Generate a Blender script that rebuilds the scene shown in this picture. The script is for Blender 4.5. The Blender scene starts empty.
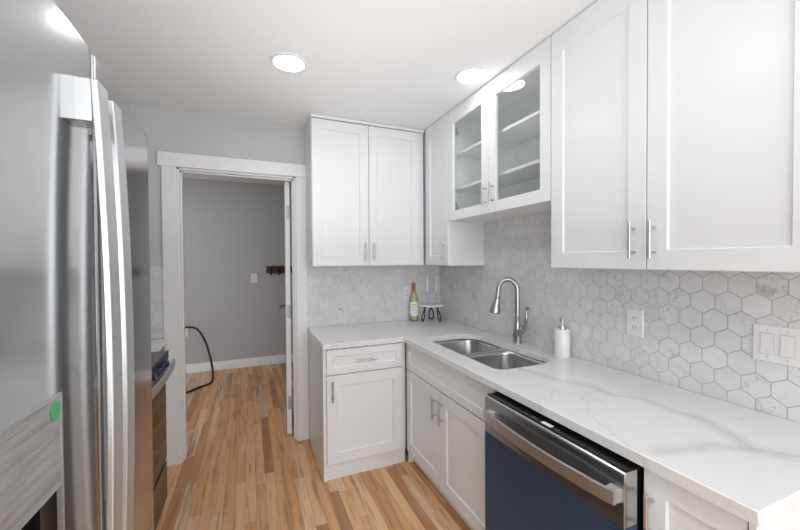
import bpy, bmesh, math, random
from mathutils import Vector, Matrix
random.seed(7)
S = bpy.context.scene
COL = S.collection

# ------------------------------------------------------------------ camera
F_PX, YAW, PITCH, ROLL = 359.13, 0.3978, 0.0154, 0.0061
H = 1.4551
cam_d = bpy.data.cameras.new('camera')
cam_d.sensor_fit = 'HORIZONTAL'; cam_d.sensor_width = 36
cam_d.lens = 36 * F_PX / 800
cam_d.clip_start = 0.02
cam_d.shift_x = -0.64 / 800; cam_d.shift_y = 1.28 / 800
cam = bpy.data.objects.new('camera', cam_d); COL.objects.link(cam)
_f = Vector((math.sin(YAW) * math.cos(PITCH), math.cos(YAW) * math.cos(PITCH), -math.sin(PITCH)))
_r = Vector((math.cos(YAW), -math.sin(YAW), 0)); _u = _r.cross(_f)
_r2 = _r * math.cos(ROLL) - _u * math.sin(ROLL)
_u2 = _r2.cross(_f)
cam.matrix_world = Matrix(((_r2.x, _u2.x, -_f.x, 0), (_r2.y, _u2.y, -_f.y, 0), (_r2.z, _u2.z, -_f.z, H), (0, 0, 0, 1)))
S.camera = cam

# ------------------------------------------------------------------ world, exposure
S.view_settings.view_transform = 'Standard'
try: S.view_settings.look = 'None'
except Exception: pass
S.view_settings.gamma = 1.0
S.view_settings.use_curve_mapping = False
S.view_settings.exposure = 0.82
wd = bpy.data.worlds.new('daylight'); S.world = wd; wd.use_nodes = True
wd.node_tree.nodes['Background'].inputs[0].default_value = (0.93, 0.96, 1.0, 1)
wd.node_tree.nodes['Background'].inputs[1].default_value = 1.6

def area_light(name, loc, rot, sx, sy, power, color=(1, 1, 1), shape='RECTANGLE'):
    d = bpy.data.lights.new(name, 'AREA'); d.shape = shape; d.size = sx
    if shape in ('RECTANGLE', 'ELLIPSE'): d.size_y = sy
    d.energy = power; d.color = color
    o = bpy.data.objects.new(name, d); COL.objects.link(o); o.location = loc; o.rotation_euler = rot
    return o
PI = math.pi
# fill light at an unseen rear window, added to brighten the room
area_light('rear_fill', (0.25, -2.47, 1.40), (PI / 2, 0, 0), 2.3, 1.5, 18, (0.96, 0.98, 1.0))
# unseen upward panels and a side panel, added to even the light
area_light('ceiling_fill', (0.38, 1.10, 1.56), (PI, 0, 0), 0.9, 2.4, 5.0, (0.97, 0.985, 1.0))
area_light('ceiling_fill', (0.30, -1.50, 1.50), (PI, 0, 0), 1.4, 1.2, 10, (0.97, 0.985, 1.0))
area_light('side_fill', (-0.55, -0.95, 1.25), (PI / 2, 0, -math.radians(38)), 0.9, 1.1, 4.5, (0.97, 0.985, 1.0))  # added fill toward the right-hand cabinet fronts, no real lamp there
LAMP_W = 9.5            # radiance of the recessed lamps' lenses
LAMPS = [(0.21, 2.05), (1.21, 1.79), (0.27, 1.02), (0.27, -0.15), (1.21, -0.75), (0.27, -1.4), (1.21, -1.4)]  # those above and behind the camera are unseen, added for fill
HALL_FILL = (-1.15, 4.35)  # unseen lamp, added to brighten the hall

# ------------------------------------------------------------------ helpers
WL = {}
def wloc(o): return WL.get(o.name, Vector((0, 0, 0))) if o else Vector((0, 0, 0))
def thing(name, label, cat, loc=(0, 0, 0), group=None):
    o = bpy.data.objects.new(name, None); COL.objects.link(o); o.location = loc
    o.empty_display_size = 0.05
    o['label'] = label; o['category'] = cat
    if group: o['group'] = group
    WL[o.name] = Vector(loc); return o
def obj(name, bm, mat, parent=None, angle=32, bevel=0, segs=2, label=None):
    bmesh.ops.remove_doubles(bm, verts=bm.verts, dist=1e-6)
    bmesh.ops.recalc_face_normals(bm, faces=bm.faces)
    lo = Vector([min(v.co[i] for v in bm.verts) for i in range(3)]); hi = Vector([max(v.co[i] for v in bm.verts) for i in range(3)])
    c = Vector(((lo.x + hi.x) / 2, (lo.y + hi.y) / 2, lo.z))
    bmesh.ops.translate(bm, verts=bm.verts, vec=-c)
    me = bpy.data.meshes.new(name); bm.to_mesh(me); bm.free()
    for m in (mat if isinstance(mat, (list, tuple)) else [mat]): me.materials.append(m)
    for p in me.polygons: p.use_smooth = True
    me.set_sharp_from_angle(angle=math.radians(angle))
    o = bpy.data.objects.new(name, me); COL.objects.link(o)
    o.location = c - wloc(parent)
    if parent: o.parent = parent
    WL[o.name] = c
    if bevel:
        b = o.modifiers.new('bevel', 'BEVEL'); b.width = bevel; b.segments = segs; b.limit_method = 'ANGLE'; b.angle_limit = math.radians(40)
        b.harden_normals = True
    if label: o['label'] = label
    return o
def tag(o, label, cat, group=None):
    o['label'] = label; o['category'] = cat
    if group: o['group'] = group
    return o
def struct(name, bm, mat, bevel=0, angle=32):
    o = obj(name, bm, mat, None, angle, bevel); o['kind'] = 'structure'; return o
def BM(): return bmesh.new()
def box(bm, x0, x1, y0, y1, z0, z1, mi=0):
    vs = [bm.verts.new((x, y, z)) for x in (x0, x1) for y in (y0, y1) for z in (z0, z1)]
    for f in ((0, 1, 3, 2), (4, 6, 7, 5), (0, 4, 5, 1), (2, 3, 7, 6), (0, 2, 6, 4), (1, 5, 7, 3)):
        fc = bm.faces.new([vs[i] for i in f]); fc.material_index = mi
    return bm
def bx(*a): return box(BM(), *a)
def frames(pts):
    T = []
    n = len(pts)
    for i in range(n):
        a = pts[max(i - 1, 0)]; b = pts[min(i + 1, n - 1)]
        T.append((b - a).normalized())
    up = Vector((0, 0, 1)) if abs(T[0].z) < 0.9 else Vector((0, 1, 0))
    N = [(up - T[0] * up.dot(T[0])).normalized()]
    for i in range(1, n):
        v = N[-1] - T[i] * N[-1].dot(T[i]); N.append(v.normalized())
    return T, N
def tube(bm, pts, r, seg=12, caps=True, prof=None):
    """sweep a circle (or profile list of (a,b)) along a polyline; r may be a list"""
    pts = [Vector(p) for p in pts]; T, N = frames(pts)
    rs = r if isinstance(r, (list, tuple)) else [r] * len(pts)
    rings = []
    for p, t, n, rr in zip(pts, T, N, rs):
        b = t.cross(n)
        pr = prof or [(math.cos(2 * PI * k / seg), math.sin(2 * PI * k / seg)) for k in range(seg)]
        rings.append([bm.verts.new(p + n * (a * rr) + b * (c * rr)) for a, c in pr])
    m = len(rings[0])
    for A, B in zip(rings, rings[1:]):
        for k in range(m): bm.faces.new((A[k], A[(k + 1) % m], B[(k + 1) % m], B[k]))
    if caps: bm.faces.new(rings[0][::-1]); bm.faces.new(rings[-1])
    return bm
def lathe(bm, c, prof, seg=32, axis='z', mi=0):
    """prof: list of (r, h) along axis from centre c"""
    c = Vector(c); rings = []
    for r, h in prof:
        ring = []
        if r < 1e-6:
            p = {'z': Vector((0, 0, h)), 'y': Vector((0, h, 0)), 'x': Vector((h, 0, 0))}[axis]
            ring = [bm.verts.new(c + p)]
        else:
            for k in range(seg):
                a = 2 * PI * k / seg; u, v = r * math.cos(a), r * math.sin(a)
                p = {'z': Vector((u, v, h)), 'y': Vector((u, h, v)), 'x': Vector((h, u, v))}[axis]
                ring.append(bm.verts.new(c + p))
        rings.append(ring)
    for A, B in zip(rings, rings[1:]):
        if len(A) == 1 and len(B) == 1: continue
        for k in range(seg):
            k2 = (k + 1) % seg
            if len(A) == 1: f = bm.faces.new((A[0], B[k], B[k2]))
            elif len(B) == 1: f = bm.faces.new((A[k], A[k2], B[0]))
            else: f = bm.faces.new((A[k], A[k2], B[k2], B[k]))
            f.material_index = mi
    return bm
def smoothpath(P, n=8):
    """Catmull-Rom through points"""
    P = [Vector(p) for p in P]; Q = [P[0] * 2 - P[1]] + P + [P[-1] * 2 - P[-2]]; out = []
    for i in range(1, len(Q) - 2):
        for k in range(n):
            t = k / n; a, b, c, d = Q[i - 1:i + 3]
            out.append(0.5 * ((2 * b) + (c - a) * t + (2 * a - 5 * b + 4 * c - d) * t * t + (3 * b - a - 3 * c + d) * t ** 3))
    out.append(P[-1]); return out
def prism(bm, poly, lo, hi, axis='z', mi=0):
    """poly list of 2-D points extruded along axis; z:(x,y) x:(y,z) y:(x,z)"""
    def P(a, b, h): return {'z': (a, b, h), 'x': (h, a, b), 'y': (a, h, b)}[axis]
    A = [bm.verts.new(P(a, b, lo)) for a, b in poly]; B = [bm.verts.new(P(a, b, hi)) for a, b in poly]
    n = len(poly); fs = [bm.faces.new(A[::-1]), bm.faces.new(B)]
    for k in range(n): fs.append(bm.faces.new((A[k], A[(k + 1) % n], B[(k + 1) % n], B[k])))
    for f in fs: f.material_index = mi
    return bm
def rrect(x0, x1, y0, y1, r, n=8):
    out = []
    for cx, cy, a0 in ((x1 - r, y1 - r, 0), (x0 + r, y1 - r, 90), (x0 + r, y0 + r, 180), (x1 - r, y0 + r, 270)):
        for k in range(n + 1):
            a = math.radians(a0 + 90 * k / n); out.append((cx + r * math.cos(a), cy + r * math.sin(a)))
    return out
def cut(o, bm):
    """subtract a cutter from object o (bm in world coordinates) and bake it into the mesh"""
    bmesh.ops.recalc_face_normals(bm, faces=bm.faces)
    bmesh.ops.translate(bm, verts=bm.verts, vec=-WL[o.name])
    me = bpy.data.meshes.new('cutter'); bm.to_mesh(me); bm.free()
    c = bpy.data.objects.new('cutter', me); COL.objects.link(c)
    c.location = WL[o.name]
    par = o.parent; loc = o.location.copy(); o.parent = None; o.location = WL[o.name]
    m = o.modifiers.new('cut', 'BOOLEAN'); m.object = c; m.operation = 'DIFFERENCE'; m.solver = 'EXACT'
    bpy.context.view_layer.update()
    dg = bpy.context.evaluated_depsgraph_get()
    new = bpy.data.meshes.new_from_object(o.evaluated_get(dg))
    o.modifiers.remove(m); o.data = new
    o.location = loc; o.parent = par
    bpy.data.objects.remove(c)
    for p in o.data.polygons: p.use_smooth = True
    o.data.set_sharp_from_angle(angle=math.radians(32))

# maps (u,v,w) -> world for the three ways a front can face
def face_left(X):  return lambda u, v, w: (X - w, u, v)       # right run, looks to -x
def face_front(Y): return lambda u, v, w: (u, Y - w, v)       # back run, looks to -y
def face_right(X): return lambda u, v, w: (X + w, u, v)       # left run, looks to +x
def shaker(M, u0, u1, v0, v1, t=0.02, s=0.07, rec=0.009, hole=False, b=0.0015, slope=0.004, st=None):
    st = s if st is None else st
    bm = BM()
    def ring(i, w, j=None):
        j = i if j is None else j
        return [bm.verts.new(M(u, v, w)) for u, v in ((u0 + i, v0 + i), (u1 - i, v0 + i), (u1 - i, v1 - j), (u0 + i, v1 - j))]
    R = [ring(0, 0), ring(0, t - b), ring(b, t), ring(s, t, st), ring(s + slope, t - (rec if not hole else t), st + slope)]
    for A, B in zip(R, R[1:]):
        for k in range(4): bm.faces.new((A[k], A[(k + 1) % 4], B[(k + 1) % 4], B[k]))
    if hole:
        for k in range(4): bm.faces.new((R[-1][k], R[-1][(k + 1) % 4], R[0][(k + 1) % 4], R[0][k]))
    else:
        bm.faces.new(R[-1]); bm.faces.new(R[0][::-1])
    return bm
def pull(M, u, v, w, L, vertical=True, r=0.0058, stand=0.032, parent=None, name='handle'):
    """T-bar pull centred on (u,v), standing on surface depth w"""
    bm = BM()
    def P(a, d): return M(u, v + a, w + d) if vertical else M(u + a, v, w + d)
    tube(bm, [P(-L / 2, stand), P(-L / 2 + .001, stand), P(L / 2 - .001, stand), P(L / 2, stand)], [r * .85, r, r, r * .85], 14)
    for s in (-1, 1):
        a = s * L * 0.33
        tube(bm, [P(a, 0), P(a, stand)], r * .8, 10)
    return obj(name, bm, MAT['nickel'], parent)

# ------------------------------------------------------------------ materials
MAT = {}
def newmat(name):
    m = bpy.data.materials.new(name); m.use_nodes = True
    return m, m.node_tree, m.node_tree.nodes['Principled BSDF']
def col4(c): return (c[0], c[1], c[2], 1)
def simple(name, c, rough=0.5, metal=0, spec=0.5, noise=0.0, bump=0.0, nscale=20, **kw):
    m, nt, p = newmat(name)
    p.inputs['Base Color'].default_value = col4(c); p.inputs['Roughness'].default_value = rough
    p.inputs['Metallic'].default_value = metal
    p.inputs['Specular IOR Level'].default_value = spec
    if noise or bump:
        tc = nt.nodes.new('ShaderNodeTexCoord'); n = nt.nodes.new('ShaderNodeTexNoise'); n.inputs['Scale'].default_value = nscale
        n.inputs['Detail'].default_value = 5
        nt.links.new(tc.outputs['Object'], n.inputs['Vector'])
        if noise:
            mx = nt.nodes.new('ShaderNodeMix'); mx.data_type = 'RGBA'
            mx.inputs['A'].default_value = col4([max(0, v * (1 - noise)) for v in c]); mx.inputs['B'].default_value = col4([min(1, v * (1 + noise)) for v in c])
            nt.links.new(n.outputs['Fac'], mx.inputs['Factor']); nt.links.new(mx.outputs['Result'], p.inputs['Base Color'])
        if bump:
            b = nt.nodes.new('ShaderNodeBump'); b.inputs['Strength'].default_value = bump; b.inputs['Distance'].default_value = 0.001
            nt.links.new(n.outputs['Fac'], b.inputs['Height']); nt.links.new(b.outputs['Normal'], p.inputs['Normal'])
    for k, v in kw.items(): p.inputs[k.replace('_', ' ')].default_value = v
    MAT[name] = m; return m
simple('cabinet', (0.79, 0.81, 0.825), 0.30, noise=0.01, nscale=4)
simple('cabinet_inside', (0.89, 0.90, 0.91), 0.45, noise=0.01, nscale=4)
simple('trim', (0.80, 0.81, 0.82), 0.35, noise=0.01, nscale=6)
simple('ceiling', (0.865, 0.88, 0.89), 0.9, noise=0.01, bump=0.15, nscale=120)
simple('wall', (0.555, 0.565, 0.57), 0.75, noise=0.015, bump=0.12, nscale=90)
simple('wall_hall_shaded', (0.455, 0.458, 0.468), 0.75, noise=0.015, bump=0.12, nscale=90)  # kitchen wall paint darkened: the dimmer hall light put into the colour
simple('nickel', (0.56, 0.565, 0.575), 0.36, 1.0)
simple('plastic_white', (0.80, 0.80, 0.80), 0.32)
simple('plastic_grey', (0.45, 0.45, 0.45), 0.4)
simple('plastic_slot', (0.05, 0.05, 0.05), 0.5)
simple('black_plastic', (0.008, 0.008, 0.009), 0.22, spec=0.25)
simple('black_gap', (0.01, 0.01, 0.01), 0.6)
simple('rubber', (0.012, 0.012, 0.013), 0.45)
simple('iron', (0.02, 0.018, 0.017), 0.45, 0.6)
simple('marble_white', (0.80, 0.80, 0.79), 0.25, noise=0.06, nscale=18)
simple('candle', (0.86, 0.86, 0.84), 0.5)
simple('label_white', (0.80, 0.80, 0.76), 0.55, noise=0.02, nscale=60)
simple('label_text', (0.10, 0.10, 0.10), 0.6)
simple('capsule', (0.42, 0.13, 0.04), 0.4, noise=0.1, nscale=60)
simple('cork_band', (0.70, 0.62, 0.40), 0.4)
simple('green_dot', (0.05, 0.42, 0.13), 0.5)
simple('dark_wood', (0.075, 0.022, 0.014), 0.5, noise=0.5, nscale=25)
simple('grey_side', (0.16, 0.16, 0.165), 0.5)
simple('oven_black', (0.018, 0.016, 0.014), 0.05)
simple('hinge_metal', (0.42, 0.42, 0.43), 0.5, 0.6)
simple('knob_steel', (0.10, 0.10, 0.11), 0.3, 0.7)
simple('display', (0.75, 0.78, 0.8), 0.3)
simple('blue_knob', (0.05, 0.06, 0.15), 0.25, 0.3)

def steel(name, c, rough, along='z', strength=0.06):
    m, nt, p = newmat(name)
    p.inputs['Metallic'].default_value = 1; p.inputs['Roughness'].default_value = rough
    tc = nt.nodes.new('ShaderNodeTexCoord'); mp = nt.nodes.new('ShaderNodeMapping')
    sc = {'z': (900, 900, 5), 'y': (900, 5, 900), 'x': (5, 900, 900)}[along]
    mp.inputs['Scale'].default_value = sc
    n = nt.nodes.new('ShaderNodeTexNoise'); n.inputs['Scale'].default_value = 1; n.inputs['Detail'].default_value = 2
    nt.links.new(tc.outputs['Object'], mp.inputs['Vector']); nt.links.new(mp.outputs['Vector'], n.inputs['Vector'])
    mr = nt.nodes.new('ShaderNodeMapRange'); mr.inputs['To Min'].default_value = max(0.0, rough - strength); mr.inputs['To Max'].default_value = rough + strength
    nt.links.new(n.outputs['Fac'], mr.inputs['Value']); nt.links.new(mr.outputs['Result'], p.inputs['Roughness'])
    mx = nt.nodes.new('ShaderNodeMix'); mx.data_type = 'RGBA'
    mx.inputs['A'].default_value = col4([v * .94 for v in c]); mx.inputs['B'].default_value = col4([v * 1.05 for v in c])
    nt.links.new(n.outputs['Fac'], mx.inputs['Factor']); nt.links.new(mx.outputs['Result'], p.inputs['Base Color'])
    MAT[name] = m; return m
steel('fridge_steel', (0.555, 0.56, 0.565), 0.15, 'z', 0.03)
steel('handle_steel', (0.63, 0.645, 0.66), 0.38, 'z', 0.05)
steel('steel_h', (0.56, 0.55, 0.535), 0.22, 'y', 0.06)
steel('pull_steel', (0.50, 0.53, 0.585), 0.36, 'y', 0.05)
steel('sink_steel', (0.60, 0.60, 0.595), 0.26, 'y', 0.06)
steel('faucet_steel', (0.43, 0.43, 0.43), 0.30, 'z', 0.03)
steel('dark_steel', (0.24, 0.23, 0.23), 0.25, 'y', 0.05)

# --- protective blue film over steel
m, nt, p = newmat('blue_film'); MAT['blue_film'] = m
p.inputs['Base Color'].default_value = (0.032, 0.078, 0.180, 1); p.inputs['Roughness'].default_value = 0.22; p.inputs['Metallic'].default_value = 0.55
tc = nt.nodes.new('ShaderNodeTexCoord'); n = nt.nodes.new('ShaderNodeTexNoise'); n.inputs['Scale'].default_value = 6
b = nt.nodes.new('ShaderNodeBump'); b.inputs['Strength'].default_value = 0.12; b.inputs['Distance'].default_value = 0.01
nt.links.new(tc.outputs['Object'], n.inputs['Vector']); nt.links.new(n.outputs['Fac'], b.inputs['Height']); nt.links.new(b.outputs['Normal'], p.inputs['Normal'])
# --- blue film with streaky creases, on the range panel
m, nt, p = newmat('film_panel'); MAT['film_panel'] = m
tc = nt.nodes.new('ShaderNodeTexCoord'); n = nt.nodes.new('ShaderNodeTexNoise'); n.inputs['Scale'].default_value = 45; n.inputs['Detail'].default_value = 4
cr = nt.nodes.new('ShaderNodeValToRGB'); cr.color_ramp.elements[0].position = 0.40; cr.color_ramp.elements[0].color = (0.035, 0.04, 0.09, 1)
cr.color_ramp.elements[1].position = 0.62; cr.color_ramp.elements[1].color = (0.30, 0.32, 0.44, 1)
nt.links.new(tc.outputs['Object'], n.inputs['Vector']); nt.links.new(n.outputs['Fac'], cr.inputs['Fac']); nt.links.new(cr.outputs['Color'], p.inputs['Base Color'])
p.inputs['Roughness'].default_value = 0.2; p.inputs['Metallic'].default_value = 0.4
# --- grey film on the dispenser panel, reflected streaks painted into its colour
m, nt, p = newmat('dispenser_film'); MAT['dispenser_film'] = m
tc = nt.nodes.new('ShaderNodeTexCoord'); mp = nt.nodes.new('ShaderNodeMapping'); mp.inputs['Scale'].default_value = (8, 8, 90); mp.inputs['Rotation'].default_value = (0.25, 0, 0)
n = nt.nodes.new('ShaderNodeTexNoise'); n.inputs['Scale'].default_value = 1.2; n.inputs['Detail'].default_value = 5
cr = nt.nodes.new('ShaderNodeValToRGB'); cr.color_ramp.elements[0].position = 0.35; cr.color_ramp.elements[0].color = (0.26, 0.255, 0.26, 1)
cr.color_ramp.elements[1].position = 0.65; cr.color_ramp.elements[1].color = (0.42, 0.42, 0.425, 1)
nt.links.new(tc.outputs['Object'], mp.inputs['Vector']); nt.links.new(mp.outputs['Vector'], n.inputs['Vector']); nt.links.new(n.outputs['Fac'], cr.inputs['Fac']); nt.links.new(cr.outputs['Color'], p.inputs['Base Color'])
p.inputs['Roughness'].default_value = 0.35; p.inputs['Metallic'].default_value = 0.3
# --- glass panes
def glass(name, tint=(1, 1, 1), rough=0.0, ior=1.45, base=0.04):
    m = bpy.data.materials.new(name); m.use_nodes = True; nt = m.node_tree; nt.nodes.clear()
    out = nt.nodes.new('ShaderNodeOutputMaterial'); mix = nt.nodes.new('ShaderNodeMixShader')
    tr = nt.nodes.new('ShaderNodeBsdfTransparent'); tr.inputs[0].default_value = col4(tint)
    gl = nt.nodes.new('ShaderNodeBsdfGlossy'); gl.inputs['Roughness'].default_value = rough
    lw = nt.nodes.new('ShaderNodeLayerWeight'); lw.inputs['Blend'].default_value = 0.5
    pw = nt.nodes.new('ShaderNodeMath'); pw.operation = 'POWER'; pw.inputs[1].default_value = 4.0; nt.links.new(lw.outputs['Facing'], pw.inputs[0])
    ma = nt.nodes.new('ShaderNodeMath'); ma.operation = 'MULTIPLY_ADD'; ma.inputs[1].default_value = 0.9; ma.inputs[2].default_value = base; nt.links.new(pw.outputs[0], ma.inputs[0])
    nt.links.new(ma.outputs[0], mix.inputs[0]); nt.links.new(tr.outputs[0], mix.inputs[1]); nt.links.new(gl.outputs[0], mix.inputs[2]); nt.links.new(mix.outputs[0], out.inputs[0])
    MAT[name] = m
glass('pane_glass', (0.97, 0.98, 0.975)); glass('clear_glass', (0.96, 0.97, 0.97), 0.0, 1.35)
glass('wine_glass_green', (0.84, 0.85, 0.68), 0.0, 1.5)
simple('wine', (0.62, 0.58, 0.33), 0.1)
def emis(name, c, s):
    m = bpy.data.materials.new(name); m.use_nodes = True; nt = m.node_tree; nt.nodes.clear()
    out = nt.nodes.new('ShaderNodeOutputMaterial'); e = nt.nodes.new('ShaderNodeEmission'); e.inputs[0].default_value = col4(c); e.inputs[1].default_value = s
    nt.links.new(e.outputs[0], out.inputs[0]); MAT[name] = m
emis('lamp_lens', (0.985, 0.99, 1.0), 20.0)
emis('hall_fill_lens', (1.0, 0.985, 0.96), 45.0)

# --- node-math helper for the floor, the tiles and the veined stone
class NG:
    def __init__(s, nt): s.nt = nt
    def put(s, sock, v):
        if hasattr(v, 'is_linked') or isinstance(v, bpy.types.NodeSocket): s.nt.links.new(v, sock)
        else: sock.default_value = v
    def m(s, op, a, b=0.0, c=None, clamp=False):
        n = s.nt.nodes.new('ShaderNodeMath'); n.operation = op; n.use_clamp = clamp
        s.put(n.inputs[0], a); s.put(n.inputs[1], b)
        if c is not None: s.put(n.inputs[2], c)
        return n.outputs[0]
    def v(s, op, a, b=(0, 0, 0), scale=None, out=0):
        n = s.nt.nodes.new('ShaderNodeVectorMath'); n.operation = op
        s.put(n.inputs[0], a)
        if op not in ('LENGTH', 'SCALE', 'FLOOR', 'FRACTION'): s.put(n.inputs[1], b)
        if scale is not None: s.put(n.inputs['Scale'], scale)
        return n.outputs[out]
    def sep(s, a):
        n = s.nt.nodes.new('ShaderNodeSeparateXYZ'); s.put(n.inputs[0], a); return n.outputs
    def comb(s, x, y, z=0.0):
        n = s.nt.nodes.new('ShaderNodeCombineXYZ'); s.put(n.inputs[0], x); s.put(n.inputs[1], y); s.put(n.inputs[2], z); return n.outputs[0]
    def noise(s, vec, scale, detail=3, rough=0.5, out='Fac'):
        n = s.nt.nodes.new('ShaderNodeTexNoise'); s.put(n.inputs['Vector'], vec); n.inputs['Scale'].default_value = scale
        n.inputs['Detail'].default_value = detail; n.inputs['Roughness'].default_value = rough; return n.outputs[out]
    def white(s, vec, dims='3D', out='Value'):
        n = s.nt.nodes.new('ShaderNodeTexWhiteNoise'); n.noise_dimensions = dims
        s.put(n.inputs['Vector'] if dims != '1D' else n.inputs['W'], vec); return n.outputs[out]
    def mr(s, v, a, b, c=0.0, d=1.0):
        n = s.nt.nodes.new('ShaderNodeMapRange'); s.put(n.inputs[0], v)
        for i, x in enumerate((a, b, c, d)): n.inputs[i + 1].default_value = x
        return n.outputs[0]
    def ramp(s, v, stops, interp='LINEAR'):
        n = s.nt.nodes.new('ShaderNodeValToRGB'); s.put(n.inputs[0], v); cr = n.color_ramp; cr.interpolation = interp
        while len(cr.elements) < len(stops): cr.elements.new(0.5)
        for e, (p, c) in zip(cr.elements, stops): e.position = p; e.color = col4(c)
        return n.outputs[0]
    def mix(s, f, a, b, mode='MIX'):
        n = s.nt.nodes.new('ShaderNodeMix'); n.data_type = 'RGBA'; n.blend_type = mode
        s.put(n.inputs['Factor'], f)
        for k, x in (('A', a), ('B', b)):
            if isinstance(x, tuple): x = col4(x)
            s.put(n.inputs[k], x)
        return n.outputs['Result']
def geo_pos(nt):
    g = nt.nodes.new('ShaderNodeNewGeometry'); return g.outputs['Position']

# oak strip floor, boards run along y
m, nt, p = newmat('oak_floor'); MAT['oak_floor'] = m
g = NG(nt); P = geo_pos(nt); x, y, z = g.sep(P)
W = 0.060
cx = g.m('DIVIDE', g.m('ADD', x, 10.0), W); ci = g.m('FLOOR', cx); cf = g.m('FRACT', cx)
off = g.white(ci, '1D')
ly = g.m('DIVIDE', g.m('ADD', g.m('ADD', y, 10.0), g.m('MULTIPLY', off, 7.3)), 0.95)
ri = g.m('FLOOR', ly); rf = g.m('FRACT', ly)
idv = g.comb(ci, ri, 3.0)
rnd = g.white(idv); rnd2 = g.white(g.comb(ri, ci, 9.0))
base = g.ramp(rnd, [(0.0, (0.42, 0.195, 0.075)), (0.09, (0.56, 0.26, 0.10)), (0.28, (0.71, 0.365, 0.155)), (0.50, (0.78, 0.44, 0.205)), (0.80, (0.80, 0.485, 0.25)), (0.94, (0.82, 0.57, 0.35)), (1.0, (0.62, 0.45, 0.31))])
gv = g.comb(g.m('ADD', g.m('MULTIPLY', x, 17.0), g.m('MULTIPLY', rnd, 40.0)), g.m('ADD', g.m('MULTIPLY', y, 1.1), g.m('MULTIPLY', rnd2, 30.0)), 0.0)
grain = g.noise(gv, 1.6, 6, 0.62)
fine = g.noise(g.comb(g.m('MULTIPLY', x, 160.0), g.m('MULTIPLY', y, 6.0), rnd), 1.0, 3, 0.6)
c1 = g.mix(g.mr(grain, 0.34, 0.50, 0.75, 0.0), base, (0.33, 0.15, 0.06))
c2 = g.mix(g.mr(fine, 0.35, 0.6, 0.18, 0.0), c1, (0.33, 0.19, 0.10))
streak = g.noise(g.comb(g.m('ADD', g.m('MULTIPLY', x, 34.0), g.m('MULTIPLY', rnd2, 90.0)), g.m('MULTIPLY', y, 0.8), rnd), 1.0, 3, 0.55)
c3 = g.mix(g.m('MULTIPLY', g.mr(streak, 0.60, 0.67), g.mr(rnd2, 0.35, 0.55, 0.25, 0.9)), c2, (0.125, 0.062, 0.033))
pale = g.noise(g.comb(g.m('MULTIPLY', x, 9.0), g.m('MULTIPLY', y, 1.4), 4.0), 1.0, 3, 0.5)
c4 = g.mix(g.mr(pale, 0.56, 0.72, 0.0, 0.35), c3, (0.80, 0.68, 0.52))
gap = g.m('MINIMUM', g.m('MULTIPLY', g.m('MINIMUM', cf, g.m('SUBTRACT', 1.0, cf)), W), g.m('MULTIPLY', g.m('MINIMUM', rf, g.m('SUBTRACT', 1.0, rf)), 0.95))
gm = g.mr(gap, 0.0004, 0.0014, 0.6, 0.0)
c5 = g.mix(gm, c4, (0.12, 0.06, 0.03))
nt.links.new(c5, p.inputs['Base Color'])
nt.links.new(g.mr(fine, 0.3, 0.7, 0.30, 0.42), p.inputs['Roughness'])
bp = nt.nodes.new('ShaderNodeBump'); bp.inputs['Strength'].default_value = 0.25; bp.inputs['Distance'].default_value = 0.002
nt.links.new(g.m('ADD', g.mr(gap, 0.0, 0.002), g.m('MULTIPLY', grain, 0.25)), bp.inputs['Height']); nt.links.new(bp.outputs['Normal'], p.inputs['Normal'])

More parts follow.
